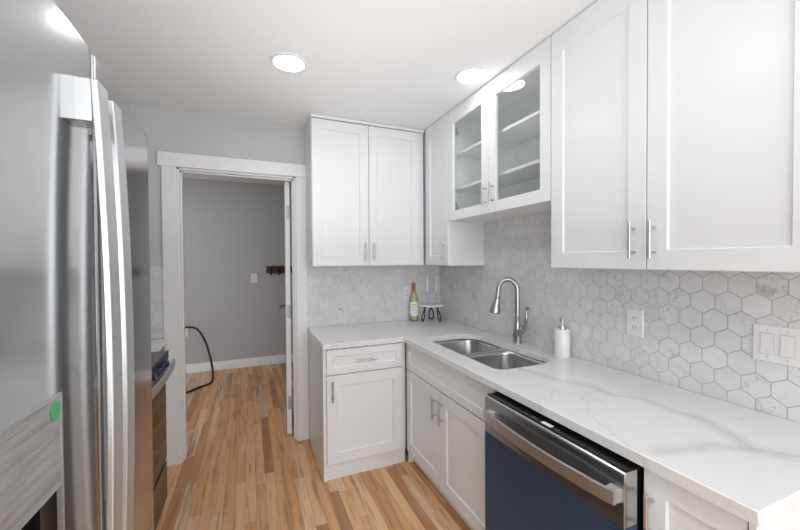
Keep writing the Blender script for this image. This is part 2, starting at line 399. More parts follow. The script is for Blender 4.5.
# marble hexagon tile; (u, v) across the wall
def hexmat(name, axis, u0, far=None):
    m, nt, p = newmat(name); MAT[name] = m
    g = NG(nt); P = geo_pos(nt); x, y, z = g.sep(P)
    w = 0.0825; hh = w * math.sqrt(3)
    u = g.m('ADD', y if axis == 'y' else x, 20 * w - u0); v = g.m('ADD', z, 20 * hh - 1.358)
    def wrap(a, s, o):
        q = g.m('ADD', a, o); return g.m('SUBTRACT', g.m('MULTIPLY', g.m('FRACT', g.m('DIVIDE', q, s)), s), s / 2)
    ax, ay = wrap(u, w, w / 2), wrap(v, hh, hh / 2)
    bx_, by = wrap(u, w, 0.0), wrap(v, hh, 0.0)
    la = g.m('ADD', g.m('MULTIPLY', ax, ax), g.m('MULTIPLY', ay, ay)); lb = g.m('ADD', g.m('MULTIPLY', bx_, bx_), g.m('MULTIPLY', by, by))
    sel = g.m('LESS_THAN', la, lb)
    def pick(a, b): return g.m('ADD', g.m('MULTIPLY', sel, a), g.m('MULTIPLY', g.m('SUBTRACT', 1.0, sel), b))
    gx, gy = pick(ax, bx_), pick(ay, by)
    agx, agy = g.m('ABSOLUTE', gx), g.m('ABSOLUTE', gy)
    d = g.m('MAXIMUM', agx, g.m('ADD', g.m('MULTIPLY', agx, 0.5), g.m('MULTIPLY', agy, 0.8660254)))
    edge = g.m('SUBTRACT', w / 2, d)
    idu = g.m('ROUND', g.m('DIVIDE', g.m('SUBTRACT', u, gx), w / 2)); idv = g.m('ROUND', g.m('DIVIDE', g.m('SUBTRACT', v, gy), hh / 2))
    r = g.white(g.comb(idu, idv, 1.0)); r2 = g.white(g.comb(idv, idu, 5.0))
    pos = g.comb(g.m('ADD', u, g.m('MULTIPLY', r, 9.0)), g.m('ADD', v, g.m('MULTIPLY', r2, 9.0)), r)
    cloud = g.noise(pos, 14.0, 6, 0.55)
    wob = g.noise(pos, 9.0, 5, 0.6)
    vein = g.m('ABSOLUTE', g.m('SUBTRACT', wob, 0.5))
    base = g.mix(r, (0.690, 0.692, 0.695), (0.755, 0.757, 0.760))
    c = g.mix(g.mr(cloud, 0.38, 0.68, 0.0, 0.45), base, (0.58, 0.58, 0.585))
    c = g.mix(g.m('MULTIPLY', g.mr(vein, 0.0, 0.016, 1.0, 0.0), g.mr(r2, 0.45, 0.9, 0.0, 0.55)), c, (0.36, 0.36, 0.37))
    dk = g.m('MULTIPLY', g.mr(cloud, 0.60, 0.74), g.mr(r2, 0.80, 0.9))
    c = g.mix(g.m('MULTIPLY', dk, 0.75), c, (0.36, 0.35, 0.35))
    ng = g.noise(g.comb(u, v, 0.0), 5.0, 2)
    gr = g.mr(edge, 0.0008, 0.0018, 1.0, 0.0)
    haze = g.mr(y, 0.7, 1.9, 1.0, 0.42) if axis == 'y' else 0.42  # grout lines fade with distance: haze put into the colour
    c = g.mix(g.m('MULTIPLY', g.m('MULTIPLY', gr, g.mr(ng, 0.35, 0.65, 0.65, 1.0)), haze), c, (0.30, 0.30, 0.30))
    nt.links.new(c, p.inputs['Base Color'])
    nt.links.new(g.m('ADD', g.m('MULTIPLY', gr, 0.4), 0.22), p.inputs['Roughness'])
    bp = nt.nodes.new('ShaderNodeBump'); bp.inputs['Strength'].default_value = 0.5; bp.inputs['Distance'].default_value = 0.0015
    nt.links.new(g.m('ADD', g.mr(edge, 0.0, 0.003), g.m('MULTIPLY', r, 0.4)), bp.inputs['Height']); nt.links.new(bp.outputs['Normal'], p.inputs['Normal'])
hexmat('hex_right', 'y', 0.645)
hexmat('hex_back', 'x', 0.40)

# veined white quartz
m, nt, p = newmat('quartz'); MAT['quartz'] = m
g = NG(nt); P = geo_pos(nt); x, y, z = g.sep(P)
n1 = g.noise(P, 3.5, 6, 0.6, 'Color'); n2 = g.noise(P, 22.0, 4, 0.6, 'Color')
wp = g.v('ADD', P, g.v('SCALE', g.v('SUBTRACT', n1, (0.5, 0.5, 0.5)), scale=0.11))
wp = g.v('ADD', wp, g.v('SCALE', g.v('SUBTRACT', n2, (0.5, 0.5, 0.5)), scale=0.018))
wx, wy, wz = g.sep(wp); W2 = g.comb(wx, wy, 0.0)
def poly_dist(pts):
    d = None
    for a, b in zip(pts, pts[1:]):
        a = Vector((*a, 0)); b = Vector((*b, 0)); ba = b - a
        pa = g.v('SUBTRACT', W2, tuple(a))
        h = g.m('DIVIDE', g.v('DOT_PRODUCT', pa, tuple(ba), out=1), ba.length_squared, clamp=True)
        sc = g.nt.nodes.new('ShaderNodeVectorMath'); sc.operation = 'SCALE'; sc.inputs[0].default_value = tuple(ba); g.put(sc.inputs['Scale'], h)
        L = g.v('LENGTH', g.v('SUBTRACT', pa, sc.outputs[0]), out=1)
        d = L if d is None else g.m('MINIMUM', d, L)
    return d
V1 = [(1.20, 1.55), (1.27, 1.20), (1.33, 1.10), (1.325, 1.00), (1.39, 0.92), (1.392, 0.794), (1.40, 0.69), (1.35, 0.60), (1.30, 0.545), (1.40, 0.47), (1.55, 0.38)]
V2 = [(1.06, 0.64), (1.12, 0.635), (1.22, 0.60), (1.30, 0.545)]
V3 = [(1.16, 1.00), (1.07, 0.86), (1.01, 0.70), (1.0, 0.5)]
V4 = [(1.05, 2.36), (1.30, 2.62), (1.62, 2.74)]
V5 = [(0.62, 2.86), (1.05, 2.80), (1.39, 2.68), (1.57, 2.36)]
thick = g.noise(P, 6.0, 3)
d1 = poly_dist(V1); d2 = poly_dist(V2); d3 = poly_dist(V3); d4 = poly_dist(V4); d5 = poly_dist(V5)
cloud = g.noise(P, 2.2, 5, 0.55)
c = g.mix(g.mr(cloud, 0.4, 0.7, 0.0, 0.35), (0.78, 0.785, 0.79), (0.71, 0.715, 0.72))
def vein(c, d, w, s, tone=(0.50, 0.50, 0.495)):
    f = g.m('MULTIPLY', g.mr(d, 0.0, w, 1.0, 0.0), g.mr(thick, 0.3, 0.65, s * 0.35, s)); return g.mix(f, c, tone)
c = vein(c, d1, 0.045, 0.50); c = vein(c, d1, 0.008, 0.85); c = vein(c, d2, 0.035, 0.75); c = vein(c, poly_dist([(1.40, .74), (1.36, .62), (1.30, .545), (1.33, .50)]), 0.05, 0.6); c = vein(c, d3, 0.006, 0.4); c = vein(c, d4, 0.008, 0.4); c = vein(c, d5, 0.012, 0.45)
r1 = g.noise(wp, 1.9, 5, 0.55)
vf = g.mr(g.m('ABSOLUTE', g.m('SUBTRACT', r1, 0.52)), 0.0, 0.010, 0.38, 0.0)
c = g.mix(vf, c, (0.55, 0.55, 0.55))
nt.links.new(c, p.inputs['Base Color']); p.inputs['Roughness'].default_value = 0.18

# ------------------------------------------------------------------ room dimensions
D, R, C = 3.005, 1.669, 2.536        # doorway wall, right wall, ceiling
XL, YR = -1.13, -2.45                # wall behind the fridge, wall behind the camera
HY, HX0, HX1, HZ = 5.40, -2.2, 0.95, 2.545
WT = 0.115
dx0, dx1, dz = -0.478, 0.350, 2.138  # doorway opening
# floor and ceilings
struct('floor', box(bx(XL - .1, R + .1, YR - .1, D + WT / 2, -0.05, 0), HX0 - .1, HX1 + .1, D + WT / 2, HY + .1, -0.05, 0), MAT['oak_floor'])
struct('ceiling', bx(XL - .1, R + .1, YR - .1, D + .001, C, C + .08), MAT['ceiling'])
struct('ceiling_hall', bx(HX0 - .1, HX1 + .1, D + WT, HY + .1, HZ, HZ + .08), MAT['ceiling'])
b = BM(); box(b, XL - .1, dx0, D, D + WT, 0, HZ + .05); box(b, dx1, R + .1, D, D + WT, 0, HZ + .05); box(b, dx0, dx1, D, D + WT, dz, HZ + .05)
struct('wall_back', b, MAT['wall'])
struct('wall_right', bx(R, R + .1, YR - .1, D, 0, C + .05), MAT['wall'])
struct('wall_left', bx(XL - .1, XL, YR - .1, D, 0, C + .05), MAT['wall'])
wx0, wx1, wz0, wz1 = -0.95, 1.45, 0.62, 2.18
b = BM(); box(b, XL - .1, wx0, YR - .1, YR, 0, C + .05); box(b, wx1, R + .1, YR - .1, YR, 0, C + .05)
box(b, wx0, wx1, YR - .1, YR, 0, wz0); box(b, wx0, wx1, YR - .1, YR, wz1, C + .05)
struct('wall_rear', b, MAT['wall'])
b = BM()
for a0, a1, c0, c1 in ((wx0, wx1, wz0, wz0 + .05), (wx0, wx1, wz1 - .05, wz1), (wx0, wx0 + .05, wz0, wz1), (wx1 - .05, wx1, wz0, wz1), (.225, .275, wz0, wz1)):
    box(b, a0, a1, YR - .09, YR - .03, c0, c1)
wf = struct('added_window_1', b, MAT['trim'])  # unseen window, added as an opening for the fill light
struct('wall_hall_back', bx(HX0, HX1, HY, HY + .1, 0, HZ + .05), MAT['wall_hall_shaded'])
struct('wall_hall_right', bx(HX1, HX1 + .1, D + WT, HY, 0, HZ + .05), MAT['wall_hall_shaded'])
struct('wall_hall_left', bx(HX0 - .1, HX0, D + WT, HY, 0, HZ + .05), MAT['wall_hall_shaded'])
def baseboard(name, poly_axis, lo, hi, at, sgn, h=0.115, t=0.014):
    pr = [(0, 0), (sgn * t, 0), (sgn * t, h - .012), (sgn * t * .5, h), (0, h)]
    return struct(name, prism(BM(), [(at + a, bb) for a, bb in pr], lo, hi, poly_axis), MAT['trim'])
baseboard('baseboard_hall', 'x', HX0, HX1, HY, -1)
baseboard('baseboard_hall_right', 'y', D + WT, HY - .014, HX1, -1)
# doorway casing, jamb and stop
b = BM(); t = 0.022
box(b, dx0 - .087, dx0 + .004, D - t, D, 0, dz - .004); box(b, dx1 - .004, dx1 + .082, D - t, D, 0, dz - .004)
box(b, dx0 - .110, dx1 + .082, D - t - .006, D, dz - .004, dz + .095)
struct('trim_1', b, MAT['trim'], bevel=0.0015)
b = BM(); box(b, dx0, dx0 + .018, D - .002, D + WT + .002, 0, dz); box(b, dx1 - .018, dx1, D - .002, D + WT + .002, 0, dz)
box(b, dx0, dx1, D - .002, D + WT + .002, dz - .018, dz)
box(b, dx0 + .018, dx0 + .030, D + .03, D + .065, 0, dz - .018); box(b, dx1 - .030, dx1 - .018, D + .03, D + .065, 0, dz - .018); box(b, dx0 + .018, dx1 - .018, D + .03, D + .065, dz - .030, dz - .018)
struct('trim_2', b, MAT['trim'], bevel=0.001)

# the open door leaf, seen edge-on
ang = math.radians(4.6)
hx, hy = 0.3165, D + WT - .012
def DP(a, b_, z):  # a along leaf from hinge, b_ towards the left of the leaf
    return (hx + a * math.sin(ang) - b_ * math.cos(ang), hy + a * math.cos(ang) + b_ * math.sin(ang), z)
def dbox(bm, a0, a1, b0, b1, z0, z1):
    vs = [bm.verts.new(DP(a, q, zz)) for a in (a0, a1) for q in (b0, b1) for zz in (z0, z1)]
    for f in ((0, 1, 3, 2), (4, 6, 7, 5), (0, 4, 5, 1), (2, 3, 7, 6), (0, 2, 6, 4), (1, 5, 7, 3)): bm.faces.new([vs[i] for i in f])
    return bm
door = struct('door_1', dbox(BM(), 0, .77, 0.006, .044, .012, dz - .022), MAT['trim'], bevel=.0015)
for zz in (1.86, 1.04, 0.275):
    b = BM(); dbox(b, -.003, 0, .002, .034, zz - .055, zz + .055); tube(b, [DP(-.006, .002, zz - .056), DP(-.006, .002, zz + .056)], .008, 10)
    obj('hinge', b, MAT['hinge_metal'], door)
b = BM()
rose = [DP(.71, q, 1.005) for q in (.044, .052)]
tube(b, rose, .026, 20)
tube(b, [DP(.71, .05, 1.005), DP(.71, .085, 1.005)], .009, 12)
tube(b, smoothpath([DP(.71, .085, 1.005), DP(.68, .090, 1.005), DP(.60, .088, 1.003)], 5), .012, 12)
obj('door_handle', b, MAT['knob_steel'], door)

# ------------------------------------------------------------------ recessed lamps
def lamp(x, y, label, r=0.098, zc=C, lens='lamp_lens', power=None):
    t = thing('recessed_light', label, 'ceiling light', (x, y, zc))
    b = lathe(BM(), (x, y, zc), [(r, 0), (r, -.004), (r - .004, -.007), (r - .016, -.007), (r - .019, -.003), (r - .019, 0)], 48)
    obj('trim_ring', b, MAT['plastic_white'], t)
    b = lathe(BM(), (x, y, zc - .0025), [(0, 0), (r - .019, 0), (r - .019, .001), (0, .001)], 48)
    obj('lens', b, MAT[lens], t)
    return t
lab = ['round recessed ceiling light in front of the doorway', 'round recessed ceiling light beside the glass-door wall cabinet',
       'round recessed ceiling light over the middle of the kitchen floor, reflected in the white doors', 'added unseen ceiling light straight above the camera',
       'added unseen ceiling light on the right, just behind the camera', 'added unseen ceiling light near the rear wall, left side', 'added unseen ceiling light near the rear wall, right side']
for (x, y), l in zip(LAMPS, lab): lamp(x, y, l)
lamp(HALL_FILL[0], HALL_FILL[1], 'added unseen ceiling light in the hall beyond the doorway', zc=HZ, lens='hall_fill_lens')

# ------------------------------------------------------------------ backsplash
ZB, ZT, ZC = 1.416, 2.512, 0.914     # bottom and top of wall cabinets, worktop height
GB = 1.742                           # bottom of glass cabinet
o = obj('tile_backsplash', bx(R - .009, R - .0002, 0.30, D - .0095, ZC + .0005, 1.80), MAT['hex_right']); tag(o, 'marble hexagon tile backsplash on the right wall behind the sink', 'backsplash')
o = obj('tile_backsplash', bx(dx1 + .083, R - .0002, D - .009, D - .0002, ZC + .0005, 1.4155), MAT['hex_back']); tag(o, 'marble hexagon tile backsplash on the far wall behind the wine bottle', 'backsplash')
o = obj('tile_backsplash', bx(XL, dx0 - .088, D - .009, D, ZC, 1.428), MAT['hex_back']); tag(o, 'narrow strip of marble tile left of the doorway casing', 'backsplash')

# ------------------------------------------------------------------ wall cabinets
XU = R - .325 + 0.0   # front plane of the right-hand wall cabinet doors
XB = XU + .021        # carcass front
YU = D - .325; YB = YU + .021
cab = MAT['cabinet']; WR = R - .0095  # face of the tile
# back wall cabinet, two doors
t = thing('wall_cabinet', 'white two-door shaker wall cabinet right of the doorway', 'cabinet', (0.88, D - .15, ZB))
obj('body', bx(.424, XU + .0, YB, D - .0, ZB, ZT), cab, t, bevel=.001)
M = face_front(YB - .001)
for u0, u1, hu in ((.428, .859, .829), (.863, 1.296, .895)):
    d = obj('door', shaker(M, u0, u1, ZB + .004, ZT - .008), cab, t)
    pull(M, hu, 1.528, .02, .135, parent=d)
obj('crown_strip', bx(.420, XU, YU - .004, D, ZT, C - .002), cab, t, bevel=.001)
# corner wall cabinet: one narrow door facing left
t = thing('corner_wall_cabinet', 'narrow white corner wall cabinet between the back cabinet and the glass one', 'cabinet', (1.52, 2.6, ZB))
yc0 = 2.296
obj('body', bx(XB, R, yc0, D, ZB, ZT), cab, t, bevel=.001)
M = face_left(XB - .001)
d = obj('door', shaker(M, yc0 + .003, 2.655, ZB + .004, C - .006, st=.10), cab, t)
pull(M, 2.347, 1.525, .02, .135, parent=d)
obj('crown_strip', bx(XB + .001, R, yc0, D, ZT, C - .002), cab, t, bevel=.001)
# glass-door cabinet
yg0, yg1 = 1.324, yc0 - .002
t = thing('glass_wall_cabinet', 'white wall cabinet with two glass doors above the sink', 'cabinet', (1.52, 1.8, GB))
b = BM(); th = .018
box(b, XB, R, yg0, yg0 + th, GB, ZT); box(b, XB, R, yg1 - th, yg1, GB, ZT)
box(b, XB, R, yg0 + th, yg1 - th, GB, GB + th); box(b, XB, R, yg0 + th, yg1 - th, ZT - th, ZT); box(b, R - .012, R, yg0 + th, yg1 - th, GB + th, ZT - th)
obj('body', b, MAT['cabinet_inside'], t)
for z in (1.972, 2.225): obj('shelf', bx(XB + .03, R - .013, yg0 + th + .001, yg1 - th - .001, z - .009, z + .009), MAT['cabinet_inside'], t, bevel=.001)
for z in (1.972, 2.225):
    for yy in (yg0 + th, yg1 - th):
        for xx in (XB + .06, R - .06):
            s = 1 if yy < 1.8 else -1
            obj('shelf_pin', tube(BM(), [(xx, yy, z - .016), (xx, yy + s * .012, z - .016)], .004, 8), MAT['nickel'], t)
for y0, y1, hu, hs in ((yg0 + .002, 1.814, 1.762, yg0), (1.818, yg1 - .003, 1.835, yg1)):
    d = obj('door', shaker(M, y0, y1, GB, C - .005, s=.066, st=.098, hole=True), cab, t)
    obj('pane', bx(XB - .013, XB - .009, y0 + .066, y1 - .066, GB + .066, C - .103), MAT['pane_glass'], d, label='clear glass pane')
    pull(M, hu, 1.854, .02, .125, parent=d)
    hy_ = y0 + .045 if hs == yg0 else y1 - .045
    for zz in (GB + .10, ZT - .13):
        hb = BM(); sg = 1 if hs == yg0 else -1
        box(hb, XB, XB + .05, hs + sg * th - (0 if sg > 0 else .02), hs + sg * th + (.02 if sg > 0 else 0), zz - .008, zz + .008)
        box(hb, XB - .004, XB + .012, min(hs + sg * .03, hs + sg * .075), max(hs + sg * .03, hs + sg * .075), zz - .022, zz + .022)
        obj('hinge', hb, MAT['nickel'], d)
obj('crown_strip', bx(XB + .001, R, yg0, yg1, ZT, C - .002), cab, t, bevel=.001)
# big two-door cabinet, near
t = thing('wall_cabinet', 'large white two-door shaker wall cabinet above the dishwasher', 'cabinet', (1.52, .87, ZB))
obj('body', bx(XB, R, .412, yg0 - .002, ZB, ZT), cab, t, bevel=.001)
for y0, y1, hu in ((.870, yg0 - .004, .910), (.414, .866, .837)):
    d = obj('door', shaker(M, y0, y1, ZB + .002, C - .005, s=.068, st=.105), cab, t)
    pull(M, hu, 1.526, .02, .135, parent=d)
obj('crown_strip', bx(XB + .001, R, .412, yg0 - .002, ZT, C - .002), cab, t, bevel=.001)

# ------------------------------------------------------------------ worktop with sink cutout
CXF, CYF = R - .674, D - .673        # front edges of the worktop, right run and back run
x0, y0 = .429, .404
poly = [(x0, D - .0095), (x0, CYF), (CXF, CYF), (CXF, y0), (WR, y0), (WR, D - .0095)]
wt = obj('worktop', prism(BM(), poly, ZC - .034, ZC), MAT['quartz'])
tag(wt, 'L-shaped white quartz worktop with grey veins, carrying the sink', 'worktop')
SX0, SX1, SY0, SY1 = 1.118, 1.518, 1.430, 2.250
def sink_outline(g_=0.0, n=10):
    # front corners tight, back corners wide
    out = []
    rf, rb = .055, .13
    for cx, cy, a0, r in ((SX1 - rb, SY1 - rb, 0, rb), (SX0 + rf, SY1 - rf, 90, rf), (SX0 + rf, SY0 + rf, 180, rf), (SX1 - rb, SY0 + rb, 270, rb)):
        for k in range(n + 1):
            a = math.radians(a0 + 90 * k / n); out.append((cx + (r + g_) * math.cos(a), cy + (r + g_) * math.sin(a)))
    return out
cut(wt, prism(BM(), sink_outline(0), ZC - .08, ZC + .05))
wt.modifiers.new('bevel', 'BEVEL'); bmod = wt.modifiers['bevel']; bmod.width = .002; bmod.segments = 2; bmod.limit_method = 'ANGLE'; bmod.angle_limit = math.radians(60)

# sink: two bowls hung under the worktop
t = thing('kitchen_sink', 'double-bowl stainless steel undermount sink set in the worktop', 'sink', ((SX0 + SX1) / 2, (SY0 + SY1) / 2, ZC - .26))
def bowl(ya, yb, r1=.075, deep=.20):
    bm = BM(); top = ZC - .036; xa, xb = SX0 - .006, SX1 + .006
    prof = [(0.0, top), (0.003, top - .02), (0.010, top - deep + .04), (0.022, top - deep + .012), (0.05, top - deep)]
    rings = []
    for ins, zz in prof:
        rings.append([bm.verts.new((px, py, zz)) for px, py in rrect(xa + ins, xb - ins, ya + ins, yb - ins, max(.02, r1 - ins * .3), 8)])
    for A, B in zip(rings, rings[1:]):
        n = len(A)
        for k in range(n): bm.faces.new((A[k], A[(k + 1) % n], B[(k + 1) % n], B[k]))
    cen = bm.verts.new(((xa + xb) / 2, (ya + yb) / 2, top - deep - .004))
    for k in range(len(rings[-1])): bm.faces.new((rings[-1][k], rings[-1][(k + 1) % len(rings[-1])], cen))
    return bm
ydiv = 1.862
for ya, yb in ((SY0 - .006, ydiv - .012), (ydiv + .012, SY1 + .006)):
    bo = obj('bowl', bowl(ya, yb), MAT['sink_steel'], t, angle=50)
    sm = bo.modifiers.new('solid', 'SOLIDIFY'); sm.thickness = .0015; sm.offset = 1
    cxx, cyy, zz = (SX0 + SX1) / 2, (ya + yb) / 2, ZC - .2385
    obj('drain', lathe(BM(), (cxx, cyy, zz), [(.048, .0), (.046, .004), (.036, .004), (.032, .0), (.0, .0)], 28), MAT['nickel'], bo)
# rim: flange plate with two openings
rim = obj('rim', prism(BM(), sink_outline(.02), ZC - .0375, ZC - .0345), MAT['sink_steel'], t)
for ya, yb in ((SY0 - .006, ydiv - .012), (ydiv + .012, SY1 + .006)):
    cut(rim, prism(BM(), rrect(SX0 - .006, SX1 + .006, ya, yb, .075, 8), ZC - .06, ZC - .02))
tube_b = BM(); lathe(tube_b, (1.50, 1.93, ZC - .046), [(0, 0), (.004, .0), (.004, .005), (0, .005)], 10)
obj('clip', tube_b, MAT['black_plastic'], t)

# faucet
fx, fy = 1.603, 1.858
t = thing('kitchen_faucet', 'brushed steel gooseneck pull-down faucet behind the sink', 'faucet', (fx, fy, ZC))
obj('base', lathe(BM(), (fx, fy, ZC), [(0, 0), (.030, 0), (.030, .006), (.025, .012), (.024, .03), (.027, .055), (.026, .085), (.019, .12), (.0165, .155), (.018, .16), (.018, .172), (.0145, .176), (0, .176)], 32), MAT['faucet_steel'], t)
arch = [(fx, fy, ZC + .17), (fx, fy, ZC + .25), (fx, fy, ZC + .31)]
r = .059; zc0 = ZC + .343; dxa, dya = -.80, .62
for k in range(1, 16):
    a = PI * k / 16
    arch.append((fx + (r - r * math.cos(a)) * dxa, fy + (r - r * math.cos(a)) * dya, zc0 + r * 1.22 * math.sin(a)))
arch.append((fx + 2.04 * r * dxa, fy + 2.04 * r * dya, zc0 - .02)); arch.append((fx + 2.12 * r * dxa, fy + 2.12 * r * dya, zc0 - .055))
ex, ey, ez = arch[-1]
obj('spout', tube(BM(), smoothpath(arch, 3), .0155, 18), MAT['faucet_steel'], t)
hd = Vector((dxa * .17, dya * .17, -1)).normalized()
b = BM(); e = Vector((ex, ey, ez))
tube(b, [e - hd * .004, e + hd * .0, e + hd * .02, e + hd * .05, e + hd * .080, e + hd * .094, e + hd * .098], [.0155, .0195, .0215, .027, .036, .0355, .030], 24)
obj('spray_head', b, MAT['faucet_steel'], t)
b = BM()
tube(b, smoothpath([(fx + .0, fy - .0, ZC + .05), (fx + .0, fy - .035, ZC + .085), (fx + .0, fy - .060, ZC + .105)], 4), [.022] * 8 + [.017], 16)
tube(b, smoothpath([(fx, fy - .056, ZC + .095), (fx, fy - .076, ZC + .135), (fx, fy - .083, ZC + .19), (fx - .0, fy - .078, ZC + .225), (fx, fy - .098, ZC + .238)], 5), [.014] * 5 + [.011] * 5 + [.0085] * 5 + [.008] * 5 + [.009], 12)
obj('lever', b, MAT['faucet_steel'], t)
obj('sensor', lathe(BM(), (fx - .024, fy + .006, ZC + .055), [(0, -.003), (.006, -.003), (.006, .002), (0, .002)], 12, 'x'), MAT['black_plastic'], t)

# soap dispenser
sx_, sy_ = 1.607, 1.498
t = thing('soap_dispenser', 'white marble-look soap dispenser with silver pump on the worktop', 'soap dispenser', (sx_, sy_, ZC))
obj('bottle', lathe(BM(), (sx_, sy_, ZC), [(0, 0), (.040, 0), (.042, .003), (.042, .150), (.040, .155), (.014, .156), (0, .156)], 36), MAT['marble_white'], t)
obj('collar', lathe(BM(), (sx_, sy_, ZC + .156), [(.017, 0), (.017, .012), (.013, .022), (.006, .024), (.006, .040), (.0, .040)], 24), MAT['nickel'], t)
b = BM(); lathe(b, (sx_, sy_, ZC + .190), [(0, 0), (.010, 0), (.011, .006), (.009, .026), (0, .028)], 20)
tube(b, smoothpath([(sx_, sy_, ZC + .207), (sx_ - .022, sy_ - .018, ZC + .208), (sx_ - .036, sy_ - .028, ZC + .198)], 4), .0042, 10)
obj('pump', b, MAT['nickel'], t)

# wine bottle
bx_, by_ = 1.360, 2.930
t = thing('wine_bottle', 'white wine bottle with orange capsule and white label on the worktop', 'bottle', (bx_, by_, ZC))
gprof = [(0, .004), (.034, 0), (.0385, .006), (.0385, .190), (.034, .215), (.020, .245), (.0145, .262), (.0145, .330), (.0, .330)]
obj('glass', lathe(BM(), (bx_, by_, ZC), gprof, 36), MAT['wine_glass_green'], t, label='pale green see-through glass')
obj('wine', lathe(BM(), (bx_, by_, ZC), [(0, .008), (.033, .008), (.036, .012), (.036, .188), (.031, .212), (.018, .240), (.0125, .258), (.0, .258)], 30), MAT['wine'], t)
obj('capsule', lathe(BM(), (bx_, by_, ZC), [(.0152, .262), (.0158, .268), (.0155, .325), (.0165, .328), (.0165, .340), (.013, .343), (0, .343)], 28), MAT['capsule'], t)
lb = obj('label', lathe(BM(), (bx_, by_, ZC), [(.0388, .048), (.0393, .048), (.0393, .172), (.0388, .172)], 40), MAT['label_white'], t)
for k, (zz, wd_) in enumerate(((.150, .35), (.135, .25), (.118, .42), (.100, .30), (.075, .22))):
    b = BM(); a0 = math.radians(245)
    vs0 = [bm_ for bm_ in ()]
    pr0 = [b.verts.new((bx_ + .0396 * math.cos(a0 + wd_ * (s / 6 - .5) * 2), by_ + .0396 * math.sin(a0 + wd_ * (s / 6 - .5) * 2), ZC + zz)) for s in range(7)]
    pr1 = [b.verts.new(v.co + Vector((0, 0, .0045 if k != 2 else .008))) for v in pr0]
    for q in range(6): b.faces.new((pr0[q], pr0[q + 1], pr1[q + 1], pr1[q]))
    obj('print_line', b, MAT['label_text' if k != 2 else 'cork_band'], lb)

# riser stand and candles
rx, ry = 1.487, 2.842
t = thing('riser_stand', 'small round white marble stand on twisted black iron legs', 'stand', (rx, ry, ZC))
obj('top', lathe(BM(), (rx, ry, ZC + .137), [(0, 0), (.107, 0), (.110, .003), (.110, .013), (.107, .016), (0, .016)], 48), MAT['marble_white'], t)
for k in range(3):
    a = math.radians(62.4 + 120 * k); c_, s_ = math.cos(a), math.sin(a)
    def LP(rad, side, z): return (rx + c_ * rad - s_ * side, ry + s_ * rad + c_ * side, ZC + z)
    loop = [LP(.062, -.020, .136), LP(.066, -.006, .118), LP(.070, .008, .095), LP(.078, .020, .060), LP(.086, .019, .024), LP(.088, .0, .0055), LP(.086, -.019, .024), LP(.078, -.020, .060), LP(.070, -.008, .095), LP(.066, .006, .118), LP(.062, .020, .136)]
    obj('leg', tube(BM(), smoothpath(loop, 5), .0055, 8), MAT['iron'], t)
ct = ZC + .153
for k, (qx, qy) in enumerate(((1.455, 2.850), (1.536, 2.838))):
    l = ('slim white candle in a clear glass holder, nearer the wine bottle', 'slim white candle in a clear glass holder, farther from the wine bottle')[k]
    t = thing('candlestick', l, 'candle', (qx, qy, ct), 'candles on the marble stand')
    obj('holder', lathe(BM(), (qx, qy, ct), [(0, 0), (.026, 0), (.027, .003), (.012, .010), (.009, .03), (.011, .05), (.009, .085), (.014, .098), (.026, .104), (.027, .107), (.0095, .108), (.0090, .104), (0, .104)], 24), MAT['clear_glass'], t)
    obj('candle', lathe(BM(), (qx, qy, ct + .105), [(0, 0), (.0075, 0), (.0070, .14), (.003, .146), (0, .147)], 16), MAT['candle'], t)

# ------------------------------------------------------------------ base cabinets
XD = CXF + .025; YD = CYF + .012     # front planes of the doors
BX, BY = XD + .021, YD + .021        # carcass fronts
zt = ZC - .0345
t = thing('base_cabinet', 'white base cabinet with drawer and door beside the doorway', 'cabinet', (.72, 2.7, 0))
b = BM(); box(b, .440, XD + .005, BY, D - .01, .104, zt)
obj('body', b, cab, t, bevel=.001)
obj('side_panel', bx(.434, .452, BY - .006, D - .010, 0, zt), cab, t)
M = face_front(BY - .001)
d = obj('drawer', shaker(M, .456, .994, .706, zt - .010, s=.045, slope=.006), cab, t); pull(M, .722, .786, .02, .135, False, parent=d)
d = obj('door', shaker(M, .456, .994, .112, .698), cab, t); pull(M, .490, .602, .02, .135, parent=d)
obj('toe_board', bx(.4525, XD, BY + .004, BY + .018, 0, .1035), cab, t)
# sink base
ys0 = 1.318
t = thing('sink_base_cabinet', 'white sink base cabinet with a false drawer front over two doors', 'cabinet', (1.34, 1.85, 0))
b = BM(); box(b, BX, WR, ys0, ys0 + .018, 0, zt); box(b, BX, WR, BY - .018, BY - .002, 0, zt); box(b, BX, WR, ys0 + .018, BY - .018, .10, .118); box(b, R - .03, R - .010, ys0 + .018, BY - .018, .118, zt)
box(b, BX, BX + .018, ys0 + .018, BY - .018, zt - .06, zt)
obj('body', b, cab, t)
M = face_left(BX - .001)
obj('false_front', shaker(M, ys0 + .014, YD - .012, .690, zt - .010, s=.045, slope=.006), cab, t)
for y0_, y1_, hu in ((ys0 + .014, 1.843, 1.803), (1.847, YD - .012, 1.886)):
    d = obj('door', shaker(M, y0_, y1_, .108, .682), cab, t); pull(M, hu, .576, .02, .136, parent=d)
obj('toe_board', bx(BX + .045, BX + .06, ys0, BY - .003, 0, .10), MAT['cabinet_inside'], t)
# near end base
t = thing('end_base_cabinet', 'white base cabinet at the near end of the worktop, beside the dishwasher', 'cabinet', (1.34, .53, 0))
obj('body', bx(BX, WR, .424, .6645, .10, zt), cab, t)
M = face_left(BX - .001)
d = obj('door', shaker(M, .433, .663, .108, zt - .012, s=.058), cab, t); pull(M, .636, .745, .02, .135, parent=d)
obj('end_panel', bx(XD - .003, WR, .404 + .012, .430, 0, zt), cab, t, bevel=.001)
obj('toe_board', bx(BX + .045, BX + .06, .431, .664, 0, .0995), MAT['cabinet_inside'], t)

